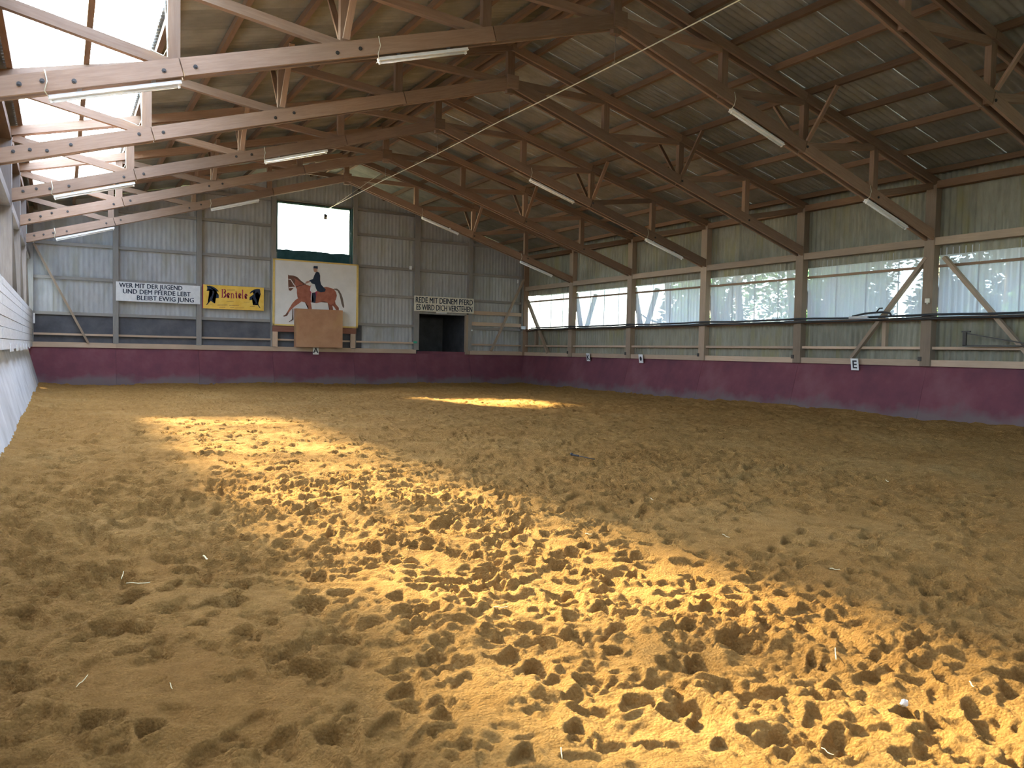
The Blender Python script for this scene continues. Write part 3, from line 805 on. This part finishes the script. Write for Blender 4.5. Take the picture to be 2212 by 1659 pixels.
for (x0, x1, y0, hh) in ((860, 1100, 405, 26), (545, 870, 885, 26), (920, 1230, 900, 26), (610, 800, 955, 22), (960, 1080, 968, 22), (1100, 1400, 985, 20), (1600, 1760, 940, 22), (840, 1060, 770, 18), (310, 390, 850, 20), (1400, 1580, 800, 14)):
    # lines of small print, too small to read
    x = x0; j = 0
    while x < x1:
        ww = random.uniform(14, 34)
        ad_plate('small_print', [(x, y0 - hh / 2), (min(x + ww, x1), y0 - hh / 2 + 1), (min(x + ww, x1), y0 + hh / 2), (x, y0 + hh / 2)], FADED)
        x += ww + 9

# the rider picture
BX0, BX1, BZ0, BZ1 = 9.20, 13.10, 2.63, 5.57
YB = LEN - .22
t = tag(empty('rider_picture', (CX, YB, BZ0)), 'large framed painting of a dressage rider on a bay horse', 'picture')
bx('panel', (BX0, YB, BZ0), (BX1, YB + .05, BZ1), BOARDW, t)
for a, b in (((BX0, BZ0), (BX0 + .09, BZ1)), ((BX1 - .09, BZ0), (BX1, BZ1)), ((BX0, BZ0), (BX1, BZ0 + .07)), ((BX0, BZ1 - .06), (BX1, BZ1))):
    bx('frame', (a[0], YB - .03, a[1]), (b[0], YB - .001, b[1]), FRAMEY, t)
def pic(zx, zy):
    s = (zx - 115) / 1410; tp = 135 + 100 * s; bt = 1235 + 45 * s
    return BX0 + (BX1 - BX0) * s, BZ1 - (BZ1 - BZ0) * (zy - tp) / (bt - tp)
LAYER = [0]
def pp(name, pts, m, parent=None):
    LAYER[0] += 1; d = .004 + .0012 * LAYER[0]
    return poly_plate(name, [pic(*p) for p in pts], YB - d, d, m, parent or t, (CX, 4.1))
pp('horse_tail', [(1110, 628), (1160, 628), (1200, 660), (1235, 720), (1262, 790), (1275, 860), (1285, 905), (1282, 950), (1262, 935), (1240, 880), (1222, 800), (1200, 720), (1170, 665), (1115, 645)], TAILP)
pp('horse_leg', [(1000, 800), (1120, 790), (1140, 880), (1195, 945), (1195, 1010), (1160, 1000), (1120, 935), (1085, 905), (1100, 975), (1090, 1010), (1040, 1010), (1035, 940), (1010, 880)], HORSE)
pp('horse_leg', [(620, 830), (720, 830), (735, 900), (748, 990), (695, 990), (680, 920), (640, 865)], HORSE)
pp('horse_leg', [(520, 790), (590, 830), (540, 870), (470, 920), (400, 985), (370, 1030), (345, 1020), (375, 965), (430, 870), (480, 815)], HORSE)
pp('horse_hoof', [(345, 1020), (372, 1030), (345, 1080), (295, 1092), (283, 1080), (320, 1058)], HORSED)
hbody = pp('horse_body', [(355, 400), (372, 418), (440, 418), (500, 440), (560, 500), (640, 560), (720, 590), (800, 620), (900, 610), (980, 600), (1060, 620), (1110, 640), (1145, 690), (1158, 745), (1140, 810), (1110, 870), (1060, 900), (1000, 860), (960, 840), (900, 850), (820, 868), (740, 858), (690, 845), (640, 858), (590, 845), (540, 820), (510, 770), (500, 700), (500, 640), (470, 590), (430, 640), (400, 668), (370, 655), (362, 590), (358, 500)], HORSE)
pp('horse_face', [(355, 400), (372, 418), (440, 430), (470, 500), (455, 580), (425, 640), (400, 668), (370, 655), (362, 590), (358, 480)], HORSED, hbody)
pp('bridle', [(362, 470), (400, 475), (455, 560), (480, 590), (478, 600), (445, 570), (395, 488), (362, 482)], BREECH, hbody)
pp('bridle', [(372, 610), (440, 600), (470, 625), (440, 620), (372, 624)], BREECH, hbody)
pp('saddle_cloth', [(720, 575), (800, 640), (830, 680), (800, 830), (745, 855), (725, 750), (705, 650)], REDINK, hbody)
pp('breeches', [(720, 590), (760, 560), (830, 600), (840, 660), (790, 690), (740, 700), (710, 660)], BREECH)
pp('saddle_cloth_edge', [(730, 700), (760, 705), (770, 830), (740, 850), (725, 800)], BREECH, hbody)
pp('boot', [(740, 705), (800, 690), (810, 760), (802, 840), (800, 865), (740, 858), (745, 848), (775, 838), (765, 770)], INKB)
coat = pp('tail_coat', [(820, 345), (860, 370), (875, 420), (875, 500), (890, 560), (930, 605), (970, 645), (955, 680), (890, 690), (830, 670), (805, 620), (790, 560), (740, 545), (720, 510), (690, 515), (700, 495), (760, 470), (780, 410), (800, 370)], INKB)
pp('hand', [(640, 520), (670, 505), (705, 505), (712, 520), (670, 540), (640, 550)], SKINP, coat)
rhead = pp('rider_head', [(768, 285), (828, 285), (826, 335), (815, 360), (790, 360), (772, 345), (765, 320)], SKINP)
pp('top_hat', [(770, 258), (832, 262), (832, 305), (800, 298), (762, 296)], INKB, rhead)
pp('reins', [(640, 545), (560, 575), (470, 600), (470, 606), (562, 583), (645, 552)], INK)
pp('painted_brush', [(430, 960), (440, 960), (436, 1120), (445, 1140), (380, 1180), (375, 1175), (425, 1135)], TAILP)
pp('horse_mane', [(372, 412), (440, 418), (500, 440), (560, 500), (640, 560), (650, 568), (600, 555), (540, 510), (480, 470), (430, 445), (380, 440)], HORSED, hbody)
t = tag(empty('picture_stand', (CX, LEN - .25, 1.7)), 'low timber stand carrying the rider picture on a red-brown rail', 'stand')
bx('rail', (BX0 + .02, LEN - .20, 2.36), (BX1 - .06, LEN - .12, 2.62), RED, t)
for x in (9.33, 12.88): bx('post', (x - .11, LEN - .21, 1.70), (x + .11, LEN - .11, 2.36), SILL, t)
tag(bx('plywood_box', (10.14, LEN - .66, 1.70), (12.24, LEN - .27, 3.40), PLY), 'brown plywood box standing in front of the rider picture', 'box')

# ------------------------------------------------------------------ riding letters on the sills
def letter_plate(txt, loc, rot, label, kind='A'):
    t = tag(link('letter_plate', None, Matrix.Translation(loc)), label, 'sign', 'riding letters on the kick boards')
    m = Matrix.Translation(loc) @ rot
    pl_ = link('plate', box_mesh(.26, .015, .36, WHITE), m, t)
    if kind == 'dot':
        pts = [(.07 * math.cos(a * math.pi / 9), -.012, .095 * math.sin(a * math.pi / 9)) for a in range(18)]
        me = mesh_of('dot', pts, [tuple(range(18))], INK); link('dot', me, m, pl_)
    else:
        rr = rot @ Matrix.Rotation(math.pi / 2, 4, 'X')
        p = rot @ Vector((-.0, -.011, -.115))
        text_obj('letter', txt, loc[0] + p.x, loc[1] + p.y, loc[2] + p.z, .34, INK, pl_, rot=rr, bold=.006, align='CENTER')
ROTR = Matrix.Rotation(-math.pi / 2, 4, 'Z') @ Matrix.Rotation(.16, 4, 'X')
for txt, y, kind in (('K', 33.94, 'A'), ('', 30.16, 'dot'), ('E', 19.97, 'A')):
    letter_plate(txt, (W - .16, y, 1.50), ROTR, 'white plate with a black %s on the sill under the windows' % ('dot' if kind == 'dot' else 'letter ' + txt), kind)
letter_plate('A', (11.16, LEN - .16, 1.56), Matrix.Identity(4), 'white plate with a black letter A below the rider picture')

# ------------------------------------------------------------------ pipes, boxes and fittings
def run(pts_y, x, z, r, m, sag=0, n=50):
    return [(x, y, z - sag * abs(math.sin(math.pi * ((y) % BAY) / BAY)) + .006 * math.sin(y * 2.7)) for y in np.linspace(*pts_y, n)]
tag(tube('water_hose', run((6, 39.0), W - .20, 2.94, .03, BLACK, .03), .032, BLACK, sides=8), 'black hose lying along the lower edge of the clear sheets', 'hose')
tag(tube('water_pipe', run((6, 39.0), W - .20, 2.82, .03, DKMETAL), .028, DKMETAL, sides=8), 'dark steel pipe running below the black hose', 'pipe')
tag(tube('power_cable', run((6, 36), W - .265, 2.88, .03, BLACK, .07, 80), .014, BLACK, sides=6), 'thin black cable sagging in front of the hose and pipe', 'cable')
t = tag(empty('sprinkler_valve', (W - .31, 18.9, 2.95)), 'dark valve with a hose loop on the pipe beside the window brace', 'valve')
tube('hose_loop', [(W - .31, 20.0, 2.95), (W - .31, 19.6, 3.02), (W - .31, 19.0, 3.05), (W - .31, 18.75, 3.0), (W - .31, 18.7, 2.9)], .03, BLACK, t)
tube('valve_stem', [(W - .31, 19.2, 3.05), (W - .31, 19.1, 3.16), (W - .31, 19.0, 3.16)], .02, DKMETAL, t)
bx('joint', (W - .35, 19.45, 2.88), (W - .29, 20.1, 2.95), STEEL, t)
t = tag(empty('junction_box', (W - .14, 17.72, 3.33)), 'small pale junction box on the post between the crossing braces', 'box')
bx('body', (W - .17, 17.68, 3.27), (W - .12, 17.80, 3.39), SIGNC, t); bx('cable_gland', (W - .16, 17.72, 3.23), (W - .13, 17.76, 3.27), SIGNC, t)
t = tag(empty('rug_bracket', (W - .19, 15.8, 2.05)), 'dark triangular metal bracket standing on the wall rail', 'bracket')
beam('upright', (W - .19, 16.62, 2.07), (W - .19, 16.62, 2.45), .05, .09, DKMETAL, t)
beam('base_bar', (W - .19, 16.66, 2.075), (W - .19, 14.8, 2.075), .05, .035, DKMETAL, t)
beam('strut', (W - .19, 16.55, 2.40), (W - .19, 14.9, 2.10), .03, .03, DKMETAL, t)
bx('top_hook', (W - .22, 16.48, 2.43), (W - .16, 16.70, 2.47), DKMETAL, t)
t = tag(empty('flood_light', (W - .3, 39.6, 2.93)), 'small white flood light in the corner below the clear sheets', 'lamp')
bx('housing', (W - .42, 39.55, 2.86), (W - .20, 39.66, 3.02), WHITE, t); bx('bracket', (W - .32, 39.66, 2.80), (W - .28, 39.86, 2.86), STEEL, t)
def wall_box(name, x, z, w, h, m, label):
    t = tag(empty(name, (x, LEN - .12, z)), label, 'box')
    bx('body', (x - w / 2, LEN - .16, z - h / 2), (x + w / 2, LEN - .105, z + h / 2), m, t)
    bx('cover', (x - w * .4, LEN - .172, z - h * .4), (x + w * .4, LEN - .161, z + h * .4), m, t)
wall_box('alarm_box', 15.72, 5.62, .12, .17, WHITE, 'small white box on the gable post above the doorway')
wall_box('thermometer', 21.70, 5.33, .05, .18, WHITE, 'narrow white fitting on the corner post')
wall_box('socket_box', 19.08, 2.72, .08, .08, WHITE, 'small white socket beside the doorway')
wall_box('green_notice', 16.02, 2.05, .17, .10, plain('green_plate', (.05, .35, .22)), 'small green plate on the post left of the doorway')
wall_box('hinge_plate', .22, 2.6, .07, .40, WHITE, 'white fitting at the end of the pale planks')

# ------------------------------------------------------------------ things lying on the sand
def lie(px, py): return floor_h(px, py) + .012
t = tag(empty('riding_crop', (8.25, 14.6, lie(8.25, 14.6))), 'thin dark riding crop lying on the sand', 'whip')
ca_, cb_ = (8.21, 14.73), (8.29, 14.23)
zc_ = max(lie(ca_[0] + (cb_[0] - ca_[0]) * i / 8, ca_[1] + (cb_[1] - ca_[1]) * i / 8) for i in range(9))
cpts = [(ca_[0] + (cb_[0] - ca_[0]) * i / 7, ca_[1] + (cb_[1] - ca_[1]) * i / 7, zc_ + .03 - .012 * i / 7) for i in range(8)]
tube('shaft', cpts[2:], .007, BLACK, t, sides=6); tube('handle', cpts[:3], .015, BLACK, t, sides=8)
tube('wrist_knob', [(cpts[0][0], cpts[0][1] + .03, cpts[0][2] + .01), (cpts[0][0], cpts[0][1] - .005, cpts[0][2])], .022, BLACK, t, sides=8)
def straw(px, py, ang, L, r=.0035, m=STRAW, tilt=.0):
    c, s = math.cos(ang), math.sin(ang); p = []
    for i in range(5):
        f = i / 4; x, y = px + c * L * (f - .5), py + s * L * (f - .5)
        p.append([x, y, floor_h(x, y)])
    zmax = max(a[2] for a in p) + .006
    p = [(a[0], a[1], zmax + tilt * L * i / 4 + .004 * math.sin(i * 2)) for i, a in enumerate(p)]
    o = tube('straw', p, r, m, sides=5)
    return tag(o, 'single pale straw lying on the churned sand', 'straw', 'straws on the sand')
for a in ((2.14, 11.02, -1.5, .20, .0075), (1.58, 10.21, -.62, .17, .004), (1.21, 8.53, 1.14, .12, .0022), (1.50, 10.48, 1.41, .15, .003), (4.76, 7.11, .7, .14, .003), (5.08, 6.56, -2.43, .09, .003), (6.51, 9.67, -1.91, .15, .003),
          (10.79, 10.99, -2.4, .25, .005), (6.83, 11.12, -2.06, .16, .003), (5.29, 10.16, -1.57, .10, .003), (2.89, 6.96, 1.05, .08, .0025), (3.85, 6.44, -1.74, .07, .002), (3.54, 8.65, -.59, .09, .003), (6.45, 8.43, -1.25, .08, .003), (1.57, 8.27, -1.57, .09, .0022)):
    o = straw(a[0], a[1], a[2], a[3], a[4], tilt=random.uniform(0, .1))
    if a[4] > .007: o['label'] = 'short thick whitish straw stub on the sand beside the sunlit strip'
    elif a[0] > 10: o['label'] = 'pale straw on the smooth sand out towards the letter E'
bm = bmesh.new(); bmesh.ops.create_icosphere(bm, subdivisions=2, radius=1)
for v in bm.verts: v.co = v.co * (.8 + .35 * random.random()); v.co.x *= .024; v.co.y *= .016; v.co.z *= .018
me = bpy.data.meshes.new('stone'); bm.to_mesh(me); bm.free(); me.materials.append(BREECH)
tag(link('pale_stone', me, Matrix.Translation((4.58, 6.59, lie(4.58, 6.59) + .008))), 'small pale stone in the sunlit sand', 'stone')

# ------------------------------------------------------------------ outside
g = struct(link('ground', mesh_of('ground', [(-120, -60, -.15), (160, -60, -.15), (160, 160, -.15), (-120, 160, -.15)], [(0, 1, 2, 3)], GRASS), Matrix.Identity(4)), 'grass outside the hall')
t = tag(empty('canopy', (W + 1, 20, 4.8)), 'canopy roof outside above the clear sheets', 'canopy')
beam('canopy_roof', (W + .25, 20, 4.86), (W + 1.0, 20, 4.70), 40, .06, CONC, t)
for ki, y in enumerate(PY[:6]):
    s = tag(empty('canopy_strut', (W + .35, y - .3, 2.4)), 'dark forked strut outside the clear sheets beside the %s wall post from the gable corner' % ORD[ki], 'strut', 'forked struts outside the window wall')
    beam('arm', (W + .40, y - .35, 2.3), (W + .35, y + .25, 4.55), .16, .16, CONC, s)
    beam('arm', (W + .40, y - .35, 2.3), (W + .95, y - .55, 4.50), .22, .16, CONC, s)
def leaves(n, r, zc, zr, m, size):
    vs, fs = [], []
    for i in range(n):
        while True:
            p = Vector((random.uniform(-1, 1), random.uniform(-1, 1), random.uniform(-1, 1)))
            if .25 < p.length < 1: break
        c = Vector((p.x * r, p.y * r, zc + p.z * zr)); s = size * random.uniform(.5, 1.3)
        a = Vector((random.uniform(-1, 1), random.uniform(-1, 1), random.uniform(-.5, .5))).normalized(); b = a.orthogonal().normalized()
        k = len(vs); vs += [c - a * s, c + b * s * .5, c + a * s, c - b * s * .5]; fs.append((k, k + 1, k + 2, k + 3))
    return mesh_of('leaves', vs, fs, m)
def tree(kind, x, y, h, r, label):
    t = tag(empty('tree', (x, y, -.15)), label, 'tree', 'trees outside the window wall')
    tr = .05 * h ** .6 + .04
    tube('trunk', [(x, y, -.2), (x + .15, y, h * .35), (x - .1, y + .1, h * .7), (x, y, h)], tr, BARK, t, radii=[tr, tr * .8, tr * .55, tr * .15])
    for i in range(9 if kind == 'bare' else 5):
        z = h * random.uniform(.15 if kind == 'bare' else .35, .85); a = random.uniform(0, 6.28); L = r * random.uniform(.6, 1)
        tube('branch', [(x, y, z), (x + math.cos(a) * L * .5, y + math.sin(a) * L * .5, z + L * .15), (x + math.cos(a) * L, y + math.sin(a) * L, z + L * .5)], .04, BARK, t, sides=5, radii=[tr * .35, tr * .22, tr * .06])
    if kind == 'leafy': link('foliage', leaves(2600, r, h * .62, h * .38, LEAF, .17), Matrix.Translation((x, y, 0)), t)
    if kind == 'shrub': link('foliage', leaves(1500, r, h * .5, h * .5, LEAF, .15), Matrix.Translation((x, y, 0)), t)
    if kind == 'hedge': link('foliage', leaves(3200, r, h * .5, h * .5, PINE, .28), Matrix.Translation((x, y, 0)), t)
    if kind == 'pine': link('foliage', leaves(3000, r, h * .68, h * .34, PINE, .22), Matrix.Translation((x, y, 0)), t)
LT = {'hedge': 'dense dark tree far behind the clear sheets', 'leafy': 'leafy tree standing outside the clear sheets', 'pine': 'dark tall pine standing outside the clear sheets',
      'bare': 'bare branched tree standing outside the clear sheets', 'shrub': 'bright green shrub outside the clear sheets'}
for kind, x, y, h, r in (('pine', 30.2, 15.8, 13, 1.9), ('pine', 31.5, 20.6, 14, 2.3), ('pine', 34.5, 11.0, 14, 2.3), ('pine', 36.5, 26.3, 15, 2.4), ('pine', 36.0, 16, 14, 2.3), ('pine', 40, 33, 14, 2.6),
                         ('leafy', 27.8, 25.0, 7.5, 1.9), ('leafy', 32.5, 31.5, 9, 2.4), ('shrub', 26.3, 17.2, 4.1, 1.0), ('shrub', 26.6, 20.2, 3.7, .9), ('bare', 28, 30.6, 9, 1.9), ('bare', 28.5, 36, 9, 2.2),
                         ('pine', 43, 22, 15, 2.6), ('leafy', 35, 39.5, 9, 2.6), ('pine', 29.5, 11.6, 12, 1.6), ('bare', 32.3, 26.4, 10, 1.8),
                         ('hedge', 41, 12, 9, 2.6), ('hedge', 42.5, 17.5, 9, 2.6), ('hedge', 46, 28, 9, 2.7), ('hedge', 44, 37, 8, 2.7), ('hedge', 50, 34, 8, 2.7), ('hedge', 48, 22, 9, 2.7), ('hedge', 39, 45, 8, 2.6), ('hedge', 38, 21.5, 9, 2.2)):
    tree(kind, x, y, h, r, LT[kind])
